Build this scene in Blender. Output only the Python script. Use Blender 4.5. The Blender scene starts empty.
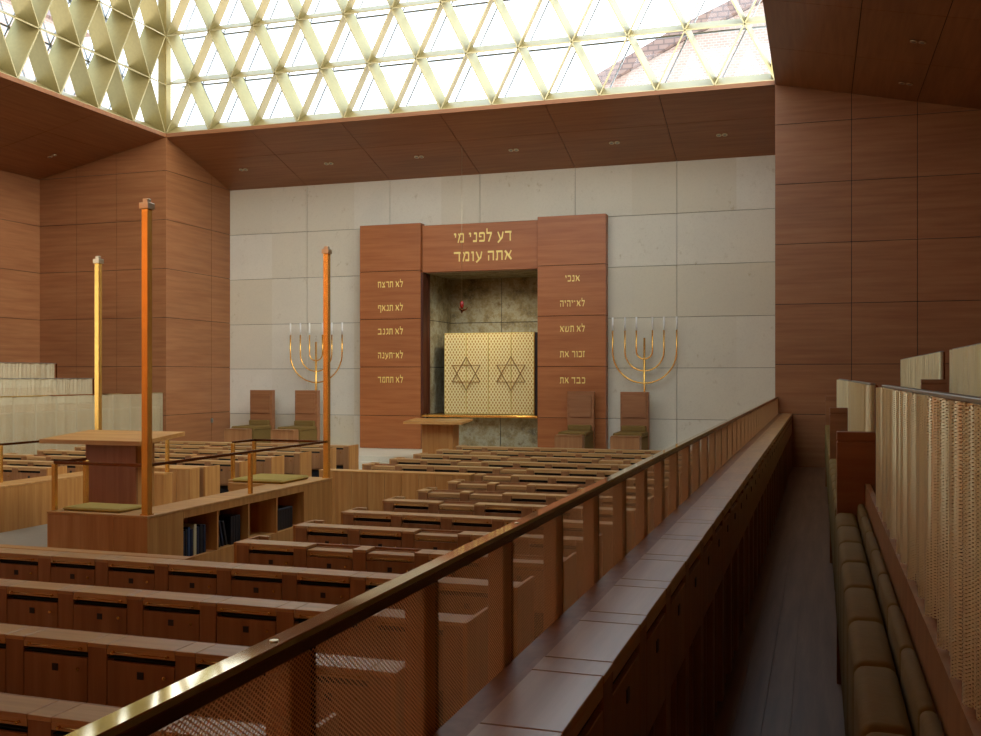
import bpy, math, random
from mathutils import Vector, Matrix
random.seed(7)
S = bpy.context.scene
COL = S.collection
EYE = 2.49            # camera height above the main floor; coordinates below are relative to the eye
# ------------------------------------------------------------------ mesh helpers
class MB:
    def __init__(s): s.v = []; s.f = []; s.m = []; s.sm = []
    def poly(s, pts, mi=0, smooth=False):
        n = len(s.v); s.v += [tuple(p) for p in pts]; s.f.append(tuple(range(n, n+len(pts)))); s.m.append(mi); s.sm.append(smooth)
    def box(s, x0, x1, y0, y1, z0, z1, mi=0, b=0.0):
        if x0 > x1: x0, x1 = x1, x0
        if y0 > y1: y0, y1 = y1, y0
        if z0 > z1: z0, z1 = z1, z0
        n = len(s.v)
        if b <= 0:
            s.v += [(x, y, z) for z in (z0, z1) for y in (y0, y1) for x in (x0, x1)]
            for q in ((0,2,3,1),(4,5,7,6),(0,1,5,4),(2,6,7,3),(0,4,6,2),(1,3,7,5)):
                s.f.append(tuple(n+i for i in q)); s.m.append(mi); s.sm.append(False)
            return
        # chamfered box: 24 vertices
        def P(ix, iy, iz, ax):
            x = x1 if ix else x0; y = y1 if iy else y0; z = z1 if iz else z0
            if ax != 0: x += -b if ix else b
            if ax != 1: y += -b if iy else b
            if ax != 2: z += -b if iz else b
            return (x, y, z)
        idx = {}
        for ix in (0,1):
            for iy in (0,1):
                for iz in (0,1):
                    for ax in (0,1,2):
                        idx[ix,iy,iz,ax] = len(s.v); s.v.append(P(ix,iy,iz,ax))
        def F(*k):
            s.f.append(tuple(idx[i] for i in k)); s.m.append(mi); s.sm.append(False)
        F((0,0,0,0),(0,0,1,0),(0,1,1,0),(0,1,0,0)); F((1,0,0,0),(1,1,0,0),(1,1,1,0),(1,0,1,0))
        F((0,0,0,1),(1,0,0,1),(1,0,1,1),(0,0,1,1)); F((0,1,0,1),(0,1,1,1),(1,1,1,1),(1,1,0,1))
        F((0,0,0,2),(0,1,0,2),(1,1,0,2),(1,0,0,2)); F((0,0,1,2),(1,0,1,2),(1,1,1,2),(0,1,1,2))
        for a in (0,1):
            for c in (0,1):
                F((a,c,0,0),(a,c,1,0),(a,c,1,1),(a,c,0,1)); F((a,0,c,0),(a,1,c,0),(a,1,c,2),(a,0,c,2)); F((0,a,c,1),(1,a,c,1),(1,a,c,2),(0,a,c,2))
        for a in (0,1):
            for c in (0,1):
                for d in (0,1): F((a,c,d,0),(a,c,d,1),(a,c,d,2))
    def tube(s, pts, r, n=8, mi=0, caps=True, square=False):
        pts = [Vector(p) for p in pts]
        rr = r if isinstance(r, (list, tuple)) else [r]*len(pts)
        rings = []; up = None
        for i, p in enumerate(pts):
            d = (pts[min(i+1, len(pts)-1)]-pts[max(i-1, 0)]).normalized()
            if up is None: up = Vector((0,0,1)) if abs(d.z) < .9 else Vector((0,1,0))
            a = d.cross(up).normalized(); c = a.cross(d).normalized(); up = c
            st = len(s.v)
            for k in range(n):
                t = 2*math.pi*(k+.5*(n == 4))/n
                q = p + (a*math.cos(t)+c*math.sin(t))*rr[i]*(1.414 if n == 4 else 1)
                s.v.append(tuple(q))
            rings.append(st)
        for i in range(len(rings)-1):
            for k in range(n):
                k2 = (k+1) % n
                s.f.append((rings[i]+k, rings[i]+k2, rings[i+1]+k2, rings[i+1]+k)); s.m.append(mi); s.sm.append(n > 4)
        if caps:
            s.f.append(tuple(rings[0]+k for k in reversed(range(n)))); s.m.append(mi); s.sm.append(False)
            s.f.append(tuple(rings[-1]+k for k in range(n))); s.m.append(mi); s.sm.append(False)
    def prism(s, pts, d, mi=0):
        """extrude a planar polygon by vector d"""
        pts = [Vector(p) for p in pts]; d = Vector(d); q = [p+d for p in pts]; n = len(pts)
        s.poly(pts, mi); s.poly(list(reversed(q)), mi)
        for i in range(n):
            j = (i+1) % n; s.poly([pts[i], q[i], q[j], pts[j]], mi)
    def build(s, name, mats, parent=None):
        me = bpy.data.meshes.new(name); me.from_pydata(s.v, [], s.f)
        if not isinstance(mats, (list, tuple)): mats = [mats]
        for m in mats: me.materials.append(m)
        me.polygons.foreach_set('material_index', s.m); me.polygons.foreach_set('use_smooth', s.sm)
        me.update(); fixn(me)
        o = bpy.data.objects.new(name, me); COL.objects.link(o)
        if parent: o.parent = parent
        return o
import bmesh
def fixn(me):
    bm = bmesh.new(); bm.from_mesh(me); bmesh.ops.recalc_face_normals(bm, faces=bm.faces); bm.to_mesh(me); bm.free()
def empty(name, loc, rz=0, parent=None):
    o = bpy.data.objects.new(name, None); COL.objects.link(o); o.location = loc; o.rotation_euler = (0,0,rz)
    o.empty_display_size = .1
    if parent: o.parent = parent
    return o
def tag(o, label, cat, group=None):
    o['label'] = label; o['category'] = cat
    if group: o['group'] = group
    return o
def struct(o): o['kind'] = 'structure'; return o
def inst(o, parent, loc, scale=None):
    c = o.copy(); COL.objects.link(c); c.parent = parent; c.location = loc
    if scale: c.scale = scale
    return c
# ------------------------------------------------------------------ materials
def srgb(r, g, b):
    f = lambda c: (c/255/12.92 if c/255 <= .04045 else ((c/255+.055)/1.055)**2.4)
    return (f(r), f(g), f(b), 1)
class NT:
    def __init__(s, name):
        s.mat = bpy.data.materials.new(name); s.mat.use_nodes = True; s.t = s.mat.node_tree; s.n = s.t.nodes; s.l = s.t.links
        s.out = s.n['Material Output']; s.p = s.n['Principled BSDF']
    def node(s, kind, **kw):
        n = s.n.new(kind)
        for k, v in kw.items():
            if k in n.inputs.keys() if isinstance(k, str) else False: n.inputs[k].default_value = v
            else: setattr(n, k, v)
        return n
    def link(s, a, b): s.l.new(a, b)
    def math(s, op, a, b=None, clamp=False):
        n = s.n.new('ShaderNodeMath'); n.operation = op; n.use_clamp = clamp
        for i, x in enumerate((a, b)):
            if x is None: continue
            if isinstance(x, (int, float)): n.inputs[i].default_value = x
            else: s.l.new(x, n.inputs[i])
        return n.outputs[0]
    def mix(s, fac, a, b):
        n = s.n.new('ShaderNodeMix'); n.data_type = 'RGBA'
        for i, x in ((0, fac), (6, a), (7, b)):
            if isinstance(x, (int, float, tuple)): n.inputs[i].default_value = x
            else: s.l.new(x, n.inputs[i])
        return n.outputs[2]
    def noise(s, vec, scale, detail=3, rough=.5):
        n = s.n.new('ShaderNodeTexNoise'); n.inputs['Scale'].default_value = scale; n.inputs['Detail'].default_value = detail; n.inputs['Roughness'].default_value = rough
        s.l.new(vec, n.inputs['Vector']); return n.outputs['Fac']
    def coord(s, sc=(1,1,1), kind='Object', rnd=False):
        t = s.n.new('ShaderNodeTexCoord'); m = s.n.new('ShaderNodeMapping'); m.inputs['Scale'].default_value = sc
        s.l.new(t.outputs[kind], m.inputs['Vector'])
        if rnd:
            oi = s.n.new('ShaderNodeObjectInfo'); k = s.math('MULTIPLY', oi.outputs['Random'], 37.0)
            s.l.new(k, m.inputs['Location'])
        return m.outputs[0]
def ramp(nt, fac, stops):
    n = nt.n.new('ShaderNodeValToRGB'); nt.link(fac, n.inputs[0])
    e = n.color_ramp.elements
    e[0].position, e[0].color = stops[0]; e[1].position, e[1].color = stops[-1]
    for p, c in stops[1:-1]:
        x = e.new(p); x.color = c
    return n.outputs[0]
def wood(name, base, dark, light, grain='X', rough=.45, fine=60, rnd=True, board=0.0):
    nt = NT(name)
    st = {'X': (.35, 6, 6), 'Y': (6, .35, 6), 'Z': (6, 6, .35)}[grain]
    v = nt.coord(st, rnd=rnd)
    n1 = nt.noise(v, 2.2, 4, .55); n2 = nt.noise(v, fine/6, 3, .6)
    c = ramp(nt, n1, [(.3, dark), (.5, base), (.72, light)])
    c2 = nt.mix(nt.math('MULTIPLY', nt.math('SUBTRACT', n2, .45, True), 1.1, True), c, dark)
    # slow board to board tone shift
    v2 = nt.coord({'X': (.25, .9, .9), 'Y': (.9, .25, .9), 'Z': (1.2, 1.2, .25)}[grain], rnd=rnd)
    n3 = nt.noise(v2, 1.1, 1)
    hsv = nt.n.new('ShaderNodeHueSaturation'); nt.link(c2, hsv.inputs['Color'])
    nt.link(nt.math('ADD', nt.math('MULTIPLY', n3, .4), .8), hsv.inputs['Value'])
    nt.link(hsv.outputs[0], nt.p.inputs['Base Color'])
    nt.p.inputs['Roughness'].default_value = rough
    nt.p.inputs['Specular IOR Level'].default_value = .35
    return nt.mat
W_B, W_D, W_L = srgb(150, 92, 52), srgb(128, 74, 40), srgb(168, 108, 64)
WA = (srgb(150, 99, 61), srgb(139, 88, 53), srgb(160, 109, 69))
wallwood = wood('wall_veneer', *WA, 'X', .42)
wallwood_y = wood('wall_veneer_side', *WA, 'Y', .42)
ceilwood = wood('ceiling_veneer', *WA, 'X', .4)
ceilwood_y = wood('ceiling_veneer_side', *WA, 'Y', .4)
arkwood = wood('ark_veneer', srgb(166, 100, 54), srgb(154, 88, 44), srgb(176, 110, 62), 'X', .38)
pewwood = wood('pew_veneer', srgb(156, 108, 66), srgb(142, 95, 57), srgb(170, 122, 78), 'Z', .4)
TW = (srgb(190, 144, 86), srgb(176, 128, 74), srgb(204, 160, 102))
topwood = wood('desk_top_oak', *TW, 'X', .34); topwood.node_tree.nodes['Principled BSDF'].inputs['Specular IOR Level'].default_value = .8
topwood_y = wood('desk_top_oak_side', *TW, 'Y', .42)
bimawood = wood('bima_oak', srgb(186, 128, 66), srgb(170, 112, 54), srgb(202, 148, 84), 'Z', .42)
bimawood_x = wood('bima_oak_flat', srgb(192, 138, 74), srgb(176, 120, 60), srgb(208, 156, 90), 'X', .42)
floorwood = wood('floor_boards', srgb(112, 84, 64), srgb(94, 68, 50), srgb(128, 98, 76), 'Y', .4)
def plain(name, col, rough=.5, metal=0, spec=.5, bump=0):
    nt = NT(name); v = nt.coord(rnd=True); n = nt.noise(v, 14, 3)
    c = nt.mix(n, tuple(x*.88 for x in col[:3])+(1,), tuple(min(1, x*1.1) for x in col[:3])+(1,))
    nt.link(c, nt.p.inputs['Base Color']); nt.p.inputs['Roughness'].default_value = rough
    nt.p.inputs['Metallic'].default_value = metal; nt.p.inputs['Specular IOR Level'].default_value = spec
    if bump:
        b = nt.n.new('ShaderNodeBump'); b.inputs['Strength'].default_value = bump; b.inputs['Distance'].default_value = .01
        nt.link(nt.noise(v, 60, 3), b.inputs['Height']); nt.link(b.outputs[0], nt.p.inputs['Normal'])
    return nt.mat
brass = plain('polished_brass', srgb(240, 186, 92), .24, .8)
bronze = plain('dark_bronze', srgb(120, 78, 48), .25, 1)
rail_brass = plain('rail_brass', srgb(226, 206, 166), .06, 1)
goldleaf = plain('gold_letters', srgb(255, 222, 128), .4, .15)
black = plain('black_gap', srgb(16, 11, 8), .8)
plate = plain('dark_plate', srgb(40, 27, 18), .4)
olive = plain('olive_velvet', srgb(124, 98, 50), .85, 0, .2, .15)
olive_lt = plain('olive_cushion', srgb(164, 136, 66), .85, 0, .2, .15)
candle = plain('candle_glass', srgb(232, 228, 216), .4)
ruby = plain('ruby_glass', srgb(150, 26, 18), .2)
greyfloor = plain('grey_floor', srgb(150, 138, 118), .5)
bookm = [plain('book_blue', srgb(40, 62, 92), .6), plain('book_cream', srgb(196, 184, 140), .6), plain('book_black', srgb(22, 22, 26), .5), plain('book_navy', srgb(24, 32, 54), .6)]
metal_l = plain('lamp_metal', srgb(214, 196, 160), .3, 1)
lockm = plain('lock_metal', srgb(150, 150, 140), .4, .7)
# stone
def stone(name, mult=1.0):
    nt = NT(name)
    v = nt.coord(rnd=False)
    # per slab tone from slab grid: white noise on snapped coordinates
    n = nt.n.new('ShaderNodeSeparateXYZ'); nt.link(nt.coord(), n.inputs[0])
    sx = nt.math('FLOOR', nt.math('DIVIDE', nt.math('ADD', n.outputs[0], 15.26+2.43/2-.08), 2.43)); sz = nt.math('FLOOR', nt.math('DIVIDE', nt.math('ADD', n.outputs[2], 1.03+12.15), 1.215))
    cb = nt.n.new('ShaderNodeCombineXYZ'); nt.link(sx, cb.inputs[0]); nt.link(sz, cb.inputs[1])
    wn = nt.n.new('ShaderNodeTexWhiteNoise'); wn.noise_dimensions = '2D'; nt.link(cb.outputs[0], wn.inputs['Vector'])
    base = nt.mix(wn.outputs['Value'], tuple(x*mult for x in srgb(206, 194, 164)[:3])+(1,), tuple(x*mult for x in srgb(218, 210, 188)[:3])+(1,))
    big = nt.noise(v, .9, 5, .6); c = nt.mix(nt.math('MULTIPLY', nt.math('SUBTRACT', big, .42, True), 1.3, True), base, tuple(x*mult for x in srgb(196, 188, 168)[:3])+(1,))
    fo = nt.noise(nt.coord((1,1,.8)), 7, 5, .7); m1 = nt.noise(v, .8, 2)
    fm = nt.math('MULTIPLY', nt.math('MULTIPLY', nt.math('SUBTRACT', fo, .58, True), 7, True), nt.math('MULTIPLY', nt.math('SUBTRACT', m1, .5, True), 6, True))
    c = nt.mix(nt.math('MULTIPLY', fm, .75), c, tuple(x*mult for x in srgb(158, 134, 84)[:3])+(1,))
    sp = nt.noise(v, 34, 3); c = nt.mix(nt.math('MULTIPLY', nt.math('SUBTRACT', sp, .5, True), .8, True), c, tuple(x*mult for x in srgb(176, 164, 132)[:3])+(1,))
    nt.link(c, nt.p.inputs['Base Color']); nt.p.inputs['Roughness'].default_value = .6; nt.p.inputs['Specular IOR Level'].default_value = .3
    return nt.mat
limestone = stone('limestone_slabs')
def rough_stone():
    nt = NT('niche_stone'); v = nt.coord((1,1,1))
    n = nt.noise(v, 3.2, 8, .65); n2 = nt.noise(v, 22, 4, .7)
    c = ramp(nt, n, [(.3, srgb(108, 96, 66)), (.48, srgb(160, 142, 98)), (.56, srgb(178, 168, 134)), (.7, srgb(128, 104, 58))])
    c = nt.mix(nt.math('MULTIPLY', nt.math('SUBTRACT', n2, .5, True), 2.2, True), c, srgb(196, 190, 168))
    nt.link(c, nt.p.inputs['Base Color']); nt.p.inputs['Roughness'].default_value = .75
    b = nt.n.new('ShaderNodeBump'); b.inputs['Strength'].default_value = .5; b.inputs['Distance'].default_value = .03; nt.link(n2, b.inputs['Height']); nt.link(b.outputs[0], nt.p.inputs['Normal'])
    return nt.mat
niche = rough_stone()
# woven metal mesh, holes are really open
def mesh_mat(name, c1, c2, kx, kz, thr, rough=.4, axes=(1, 2), metal=.6, transl=0.0):
    nt = NT(name); sp = nt.n.new('ShaderNodeSeparateXYZ'); nt.link(nt.coord(), sp.inputs[0])
    a = nt.math('MULTIPLY', sp.outputs[axes[0]], kx); b = nt.math('MULTIPLY', sp.outputs[axes[1]], kz)
    w = nt.math('MULTIPLY', nt.math('SINE', nt.math('ADD', a, b)), nt.math('SINE', nt.math('SUBTRACT', a, b)))
    hole = nt.math('GREATER_THAN', nt.math('ABSOLUTE', w), thr)
    n = nt.noise(nt.coord(), 3.0, 2)
    sh = nt.math('MULTIPLY', nt.math('ABSOLUTE', w), 1/thr, True)
    nt.link(nt.mix(n, c1, c2), nt.p.inputs['Base Color'])
    nt.p.inputs['Roughness'].default_value = rough; nt.p.inputs['Metallic'].default_value = metal
    tr = nt.n.new('ShaderNodeBsdfTransparent'); mx = nt.n.new('ShaderNodeMixShader')
    nt.link(hole, mx.inputs[0]); sh_ = nt.p.outputs[0]
    if transl:
        tl = nt.n.new('ShaderNodeBsdfTranslucent'); tl.inputs[0].default_value = c1; m2 = nt.n.new('ShaderNodeMixShader'); m2.inputs[0].default_value = transl
        nt.link(sh_, m2.inputs[1]); nt.link(tl.outputs[0], m2.inputs[2]); sh_ = m2.outputs[0]
    nt.link(sh_, mx.inputs[1]); nt.link(tr.outputs[0], mx.inputs[2]); nt.link(mx.outputs[0], nt.out.inputs[0])
    return nt.mat
K = math.pi/.0085
mesh_rail = mesh_mat('railing_bronze_mesh', srgb(240, 196, 142), srgb(226, 180, 126), math.pi/.012, math.pi/.0088, .40, .38, metal=.35, transl=.35)
mesh_seat = mesh_mat('seat_screen_mesh', srgb(244, 236, 192), srgb(234, 222, 172), math.pi/.012, math.pi/.0075, .72, .3, metal=.35)
mesh_left = mesh_mat('gallery_curtain_mesh', srgb(206, 192, 154), srgb(190, 174, 134), math.pi/.011, math.pi/.008, .62, .5, metal=.3)
mesh_ark = mesh_mat('ark_gold_lattice', srgb(255, 236, 170), srgb(255, 230, 150), math.pi/.085, math.pi/.135, .55, .4, axes=(0, 2), metal=0)
ark_gold_back = plain('ark_gold_sheet', srgb(214, 158, 70), .4, .3)
# skylight metal and glass
fin_gold = plain('champagne_fins', srgb(184, 166, 112), .42, .6)
fin_edge = plain('champagne_fin_edges', srgb(204, 190, 142), .4, .5)
bar_m = plain('pale_glazing_bars', srgb(226, 232, 238), .5, 0)
def glassmat():
    nt = NT('clear_glazing'); nt.n.remove(nt.p)
    tr = nt.n.new('ShaderNodeBsdfTransparent'); tr.inputs[0].default_value = (.93, .97, 1, 1)
    gl = nt.n.new('ShaderNodeBsdfGlossy'); gl.inputs['Roughness'].default_value = .03
    mx = nt.n.new('ShaderNodeMixShader'); mx.inputs[0].default_value = .06
    nt.link(tr.outputs[0], mx.inputs[1]); nt.link(gl.outputs[0], mx.inputs[2]); nt.link(mx.outputs[0], nt.out.inputs[0])
    return nt.mat
glass = glassmat()
def brickmat(name, c1, c2, cm, sc=1.0, swap=True):
    nt = NT(name); sp = nt.n.new('ShaderNodeSeparateXYZ'); nt.link(nt.coord(), sp.inputs[0]); cb = nt.n.new('ShaderNodeCombineXYZ')
    nt.link(nt.math('ADD', sp.outputs[0], sp.outputs[1]), cb.inputs[0]); nt.link(sp.outputs[2], cb.inputs[1])
    b = nt.n.new('ShaderNodeTexBrick'); b.inputs['Scale'].default_value = sc; b.inputs['Color1'].default_value = c1; b.inputs['Color2'].default_value = c2; b.inputs['Mortar'].default_value = cm
    b.inputs['Brick Width'].default_value = .6; b.inputs['Row Height'].default_value = .3; b.inputs['Mortar Size'].default_value = .04
    nt.link(cb.outputs[0], b.inputs['Vector']); nt.link(b.outputs[0], nt.p.inputs['Base Color']); nt.p.inputs['Roughness'].default_value = .9
    return nt.mat
brick = brickmat('pink_brick', srgb(166, 144, 136), srgb(154, 132, 124), srgb(180, 166, 158), 2.0)
rooft = brickmat('roof_tiles', srgb(128, 106, 100), srgb(136, 114, 106), srgb(100, 86, 84))
# ------------------------------------------------------------------ panelled surfaces
def panels(mb, o, u, v, us, vs, t=.02, gap=.012, mi=0, mb_back=1):
    """slabs laid on the plane o + a*u + b*v, thickness t along n = u x v, narrow dark joints between them"""
    o, u, v = Vector(o), Vector(u).normalized(), Vector(v).normalized(); n = u.cross(v).normalized()
    A, B = (us[0], us[-1]), (vs[0], vs[-1])
    P = lambda a, b, h: o+u*a+v*b+n*h
    mb.prism([P(A[0],B[0],-.1), P(A[1],B[0],-.1), P(A[1],B[1],-.1), P(A[0],B[1],-.1)], n*(.1-t+.004), mb_back)
    g = gap/2
    for i in range(len(us)-1):
        for j in range(len(vs)-1):
            a0 = us[i]+(g if i else 0); a1 = us[i+1]-(g if i < len(us)-2 else 0); b0 = vs[j]+(g if j else 0); b1 = vs[j+1]-(g if j < len(vs)-2 else 0)
            mb.prism([P(a0,b0,-t), P(a1,b0,-t), P(a1,b1,-t), P(a0,b1,-t)], n*t, mi)
XL, XR, YF, YS = -15.26, -.84, 21.07, 23.9      # opening left / right, wall front, stone wall
XWL, XWR = -19.08, 2.98
ZH, ZL = 5.87, 5.05
YN = 6.65                                        # near edge of the lantern
GF, MF = -1.82, -2.49                            # gallery floor, main floor
YB = -4.0
VZ = [-.97, .235, 1.44, 2.645, 3.85, 5.055]
wj = [GF]+VZ+[6.0]
m = MB(); panels(m, (XWL, YF, 0), (1,0,0), (0,0,1), [-.2, XL-1.45-1.22-XWL, XL-1.45-XWL, XL-XWL], [MF]+VZ+[6.0])
m.build('wall_front_left', [wallwood, black]).__setitem__('kind', 'structure')
m = MB(); panels(m, (XL+.003, YF-.002, 0), (0,1,0), (0,0,1), [0.005, 1.95, YS-YF+.1], [MF]+VZ+[6.0])
wfs = struct(m.build('wall_front_side', [wallwood_y, black]))
m = MB(); m.box(XL+.001, XL+.03, 22.98, 23.06, -1.23, -1.12); m.box(XL+.03, XL+.045, 23.0, 23.04, -1.2, -1.15); m.build('lock', lockm, wfs)
m = MB(); panels(m, (XR, YF, 0), (1,0,0), (0,0,1), [0, 1.45, 2.65, 4.0], [MF, -.765, .235]+VZ[2:]+[6.0])
struct(m.build('wall_front_right', [wallwood, black]))
m = MB(); m.box(XR-.0, XR+.06, YF+.11, YS+.2, MF, 6)
struct(m.build('wall_front_return', [wallwood_y]))
ys = [YF-2.42*i for i in range(11)][::-1]; ys = [YB]+ys
m = MB(); WY0, WY1 = -1.4, 3.6
panels(m, (XWL, 0, 0), (0,1,0), (0,0,1), [YB, WY0], [GF]+VZ+[5.3]); panels(m, (XWL, 0, 0), (0,1,0), (0,0,1), [WY1]+[y for y in ys if y > WY1+.3], [GF]+VZ+[5.3])
panels(m, (XWL, 0, 0), (0,1,0), (0,0,1), [WY0, WY1], [3.85, 5.055, 5.3]); panels(m, (XWL, 0, 0), (0,1,0), (0,0,1), [WY0, WY1], [GF, -1.5])
struct(m.build('wall_left', [wallwood_y, black]))
m = MB()  # added window out of view: bright sky for the brass poles to reflect
for y in (WY0, (WY0+WY1)/2-.03, WY1-.06): m.box(XWL-.09, XWL-.02, y, y+.06, -1.5, 3.85)
m.box(XWL-.085, XWL-.025, WY0+.06, WY1-.06, -1.5, -1.44); m.box(XWL-.085, XWL-.025, WY0+.06, WY1-.06, 3.79, 3.85)
w3 = struct(m.build('window_added', [bronze])); m = MB(); m.poly([(XWL-.055, WY0, -1.5), (XWL-.055, WY1, -1.5), (XWL-.055, WY1, 3.85), (XWL-.055, WY0, 3.85)]); m.build('pane', [glass], w3)
m = MB(); panels(m, (XWR, 0, 0), (0,-1,0), (0,0,1), [-y for y in ys[::-1]], [GF]+VZ+[5.3])
struct(m.build('wall_right', [wallwood_y, black]))
m = MB(); panels(m, (0, YB, 0), (-1,0,0), (0,0,1), [-XWR, 0, 3, 6, 9, 12, 15, -XWL], [MF]+VZ+[5.3])
struct(m.build('wall_back', [wallwood, black]))
# stone wall around the niche
NX0, NX1, NZ0, NZ1 = -9.54, -6.5, -1.9, 2.62
sx = [XL-.1, -12.91, -10.52, NX0]; sz = [MF, -1.02, .19, 1.39, 2.61, 3.83, 5.2]
m = MB(); kw = dict(t=.03, gap=.012)
panels(m, (0, YS, 0), (1,0,0), (0,0,1), sx, sz, **kw)
panels(m, (0, YS, 0), (1,0,0), (0,0,1), [NX1, -5.63, -3.18, XR+.1], sz, **kw)
panels(m, (0, YS, 0), (1,0,0), (0,0,1), [NX0, -8.07, NX1], [2.61, 3.83, 5.2], **kw)
struct(m.build('wall_stone', [limestone, plain('stone_joint', srgb(120, 112, 92), .8)]))
m = MB(); sj = plain('niche_joint', srgb(60, 52, 36), .8)
panels(m, (0, 25.8, 0), (1,0,0), (0,0,1), [NX0-.05, -8.1, NX1+.05], [-1.02, 1.44, 2.75], t=.03, gap=.02)
panels(m, (0, 24.12, 0), (1,0,0), (0,0,1), [NX0+.0, -7.6, NX1], [-1.9, -1.032], t=.03, gap=.02)
panels(m, (NX0, 24.15, 0), (0,1,0), (0,0,1), [0, 1.75], [-1.9, -.98, .23, 1.44, 2.75], t=.03, gap=.02)
panels(m, (NX1, 25.9, 0), (0,-1,0), (0,0,1), [0, 2.0], [-1.9, -.98, .23, 1.44, 2.75], t=.03, gap=.02)
m.box(NX0-.1, NX1+.1, YS+.03, 26, NZ1, NZ1+.1)
m.box(NX0-.1, NX1+.1, YS+.03, 26, -2.0, -1.9); m.box(NX0-.2, NX0-.1, YS+.03, 26, -2, NZ1); m.box(NX1+.1, NX1+.2, YS+.03, 26, -2, NZ1)
struct(m.build('wall_niche', [niche, sj]))
# soffits
def soffit(name, o, u, v, us, vs, mat):
    m = MB(); panels(m, o, u, v, us, vs, t=.03, gap=.014)
    return struct(m.build(name, [mat, black]))
L = math.hypot(YS-YF, ZH-ZL)
soffit('ceiling_ark_side', (XL, YF, ZH), (1,0,0), (0, -(YS-YF), ZH-ZL), [-.02, 2.35, 4.74, 7.19, 9.63, 12.08, XR-XL+.02], [-L-.1, -L*.42, 0], ceilwood)
L2 = math.hypot(XL-XWL, ZH-ZL)
yy = [YF-2.42*i for i in range(7)][::-1]
soffit('ceiling_left', (XL, 0, ZH), (0,1,0), (XL-XWL, 0, ZH-ZL), [YB]+[YF-2.42*i for i in range(10)][::-1]+[YF+.02], [-L2-.1, -2.7, -1.48, 0], ceilwood_y)
soffit('ceiling_right', (XR, 0, ZH), (0,-1,0), (XR-XWR, 0, ZH-ZL), [-YF-.02]+[-YF+2.42*i for i in range(1, 10)]+[-YB], [-L2-.1, -2.7, -1.48, 0], ceilwood_y)
m = MB(); m.box(XL-.02, XR+.02, YB, YN, ZH, ZH+.1)
struct(m.build('ceiling_near', [ceilwood]))
# fascia at the foot of the lantern
m = MB()
m.box(XL-.05, XR+.05, YF, YF+.06, ZH+.0, ZH+.09); m.box(XL-.06, XL, YN, YF+.06, ZH, ZH+.09); m.box(XR, XR+.06, YN, YF+.06, ZH, ZH+.09); m.box(XL-.06, XR+.06, YN-.06, YN, ZH, ZH+.09)
m.build('trim_1', [wallwood]).__setitem__('kind', 'structure')
m = MB()   # roof deck outside, keeps sky light out of the hollow walls
m.box(XL-6, XL-.75, YB-1, YS+3, ZH+.02, ZH+.1); m.box(XR+.06, XWR+1, YB-1, YS+3, ZH+.02, ZH+.1); m.box(XL-.75, XR+.06, YF+.75, YS+3, ZH+.02, ZH+.1); m.box(XL-.75, XR+.06, YB-1, YN-.06, ZH+.12, ZH+.2)
struct(m.build('ceiling_deck', [plain('roof_deck', srgb(190, 186, 178), .8)]))
# ------------------------------------------------------------------ lantern lattice
def lattice(name, O, u, n_u, dep, rows, d, rise_):
    O, u, dep = Vector(O), Vector(u), Vector(dep); w = 14.42/12; h = 1.2
    def N(k, j): return O+u*(k*w)+Vector((0,0,j*h))
    fins = MB(); edge = MB(); bars = MB()
    L_ = n_u*w
    def clampk(k): return max(0, min(n_u, k))
    up = Vector((0,0,1))
    def fin(a, b):
        t = (b-a).normalized(); nn = t.cross(dep).normalized()*.010; dd = dep*d+up*rise_
        fins.prism([a-nn, b-nn, b-nn+dd, a-nn+dd], nn*2)
        edge.prism([a-nn*1.3-dep*.012, a+nn*1.3-dep*.012, a+nn*1.3, a-nn*1.3], b-a)
    for j in range(rows+1):
        fin(N(0, j), N(n_u, j))
        if j == rows: break
        off = 0 if j % 2 == 0 else .5
        ks = [k+off for k in range(n_u+1)] if off == 0 else [k+.5 for k in range(n_u)]
        for k in ks:
            for s_ in (-.5, .5):
                k2 = k+s_
                if -.01 <= k2 <= n_u+.01: fin(N(k, j), N(k2, j+1))
    # outer glazing grid
    g0 = dep*(d+.2)+up*.12
    for j in range(rows+1):
        a, b = N(0, j)+g0, N(n_u, j)+g0
        bars.tube([a, b], .018, 4)
        if j == rows: break
        off = 0 if j % 2 == 0 else .5
        for k in ([k for k in range(n_u+1)] if off == 0 else [k+.5 for k in range(n_u)]):
            for s_ in (-.5, .5):
                k2 = k+s_
                if -.01 <= k2 <= n_u+.01: bars.tube([N(k, j)+g0, N(k2, j+1)+g0], .014, 4)
    root = MB()
    root.tube([N(n_u, 0)+dep*.3, N(n_u, rows)+dep*.3], .09, 4)
    a_, b_ = N(0,0)+dep*.14-u*.14, N(0,rows)+dep*.14-u*.14; root.tube([a_, b_], .1, 4)
    root = root.build(name, [fin_gold]); struct(root)
    fins.build('lattice_fin', [fin_gold], root)['kind'] = 'stuff'
    edge.build('fin_edge', [fin_edge], root)['kind'] = 'stuff'
    bars.build('glazing_bar', [bar_m], root)['kind'] = 'stuff'
    gp = MB(); a, b, c, e = N(0,0)+g0, N(n_u,0)+g0, N(n_u,rows)+g0, N(0,rows)+g0; gp.poly([a, b, c, e])
    gp.build('pane', [glass], root)
    return root
lattice('window_1', (XL, YF+.02, ZH+.09), (1,0,0), 12, (0,1,0), 7, .44, .27)
lattice('window_2', (XL-.02, YF, ZH+.09), (0,-1,0), 12, (-1,0,0), 7, .6, .32)
m = MB(); m.box(XL-1.2, XR+1.2, YN-1.2, YF+1.2, ZH+8.7, ZH+8.9); struct(m.build('ceiling_lantern', [plain('lantern_roof', srgb(200, 186, 150), .7)]))
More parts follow.
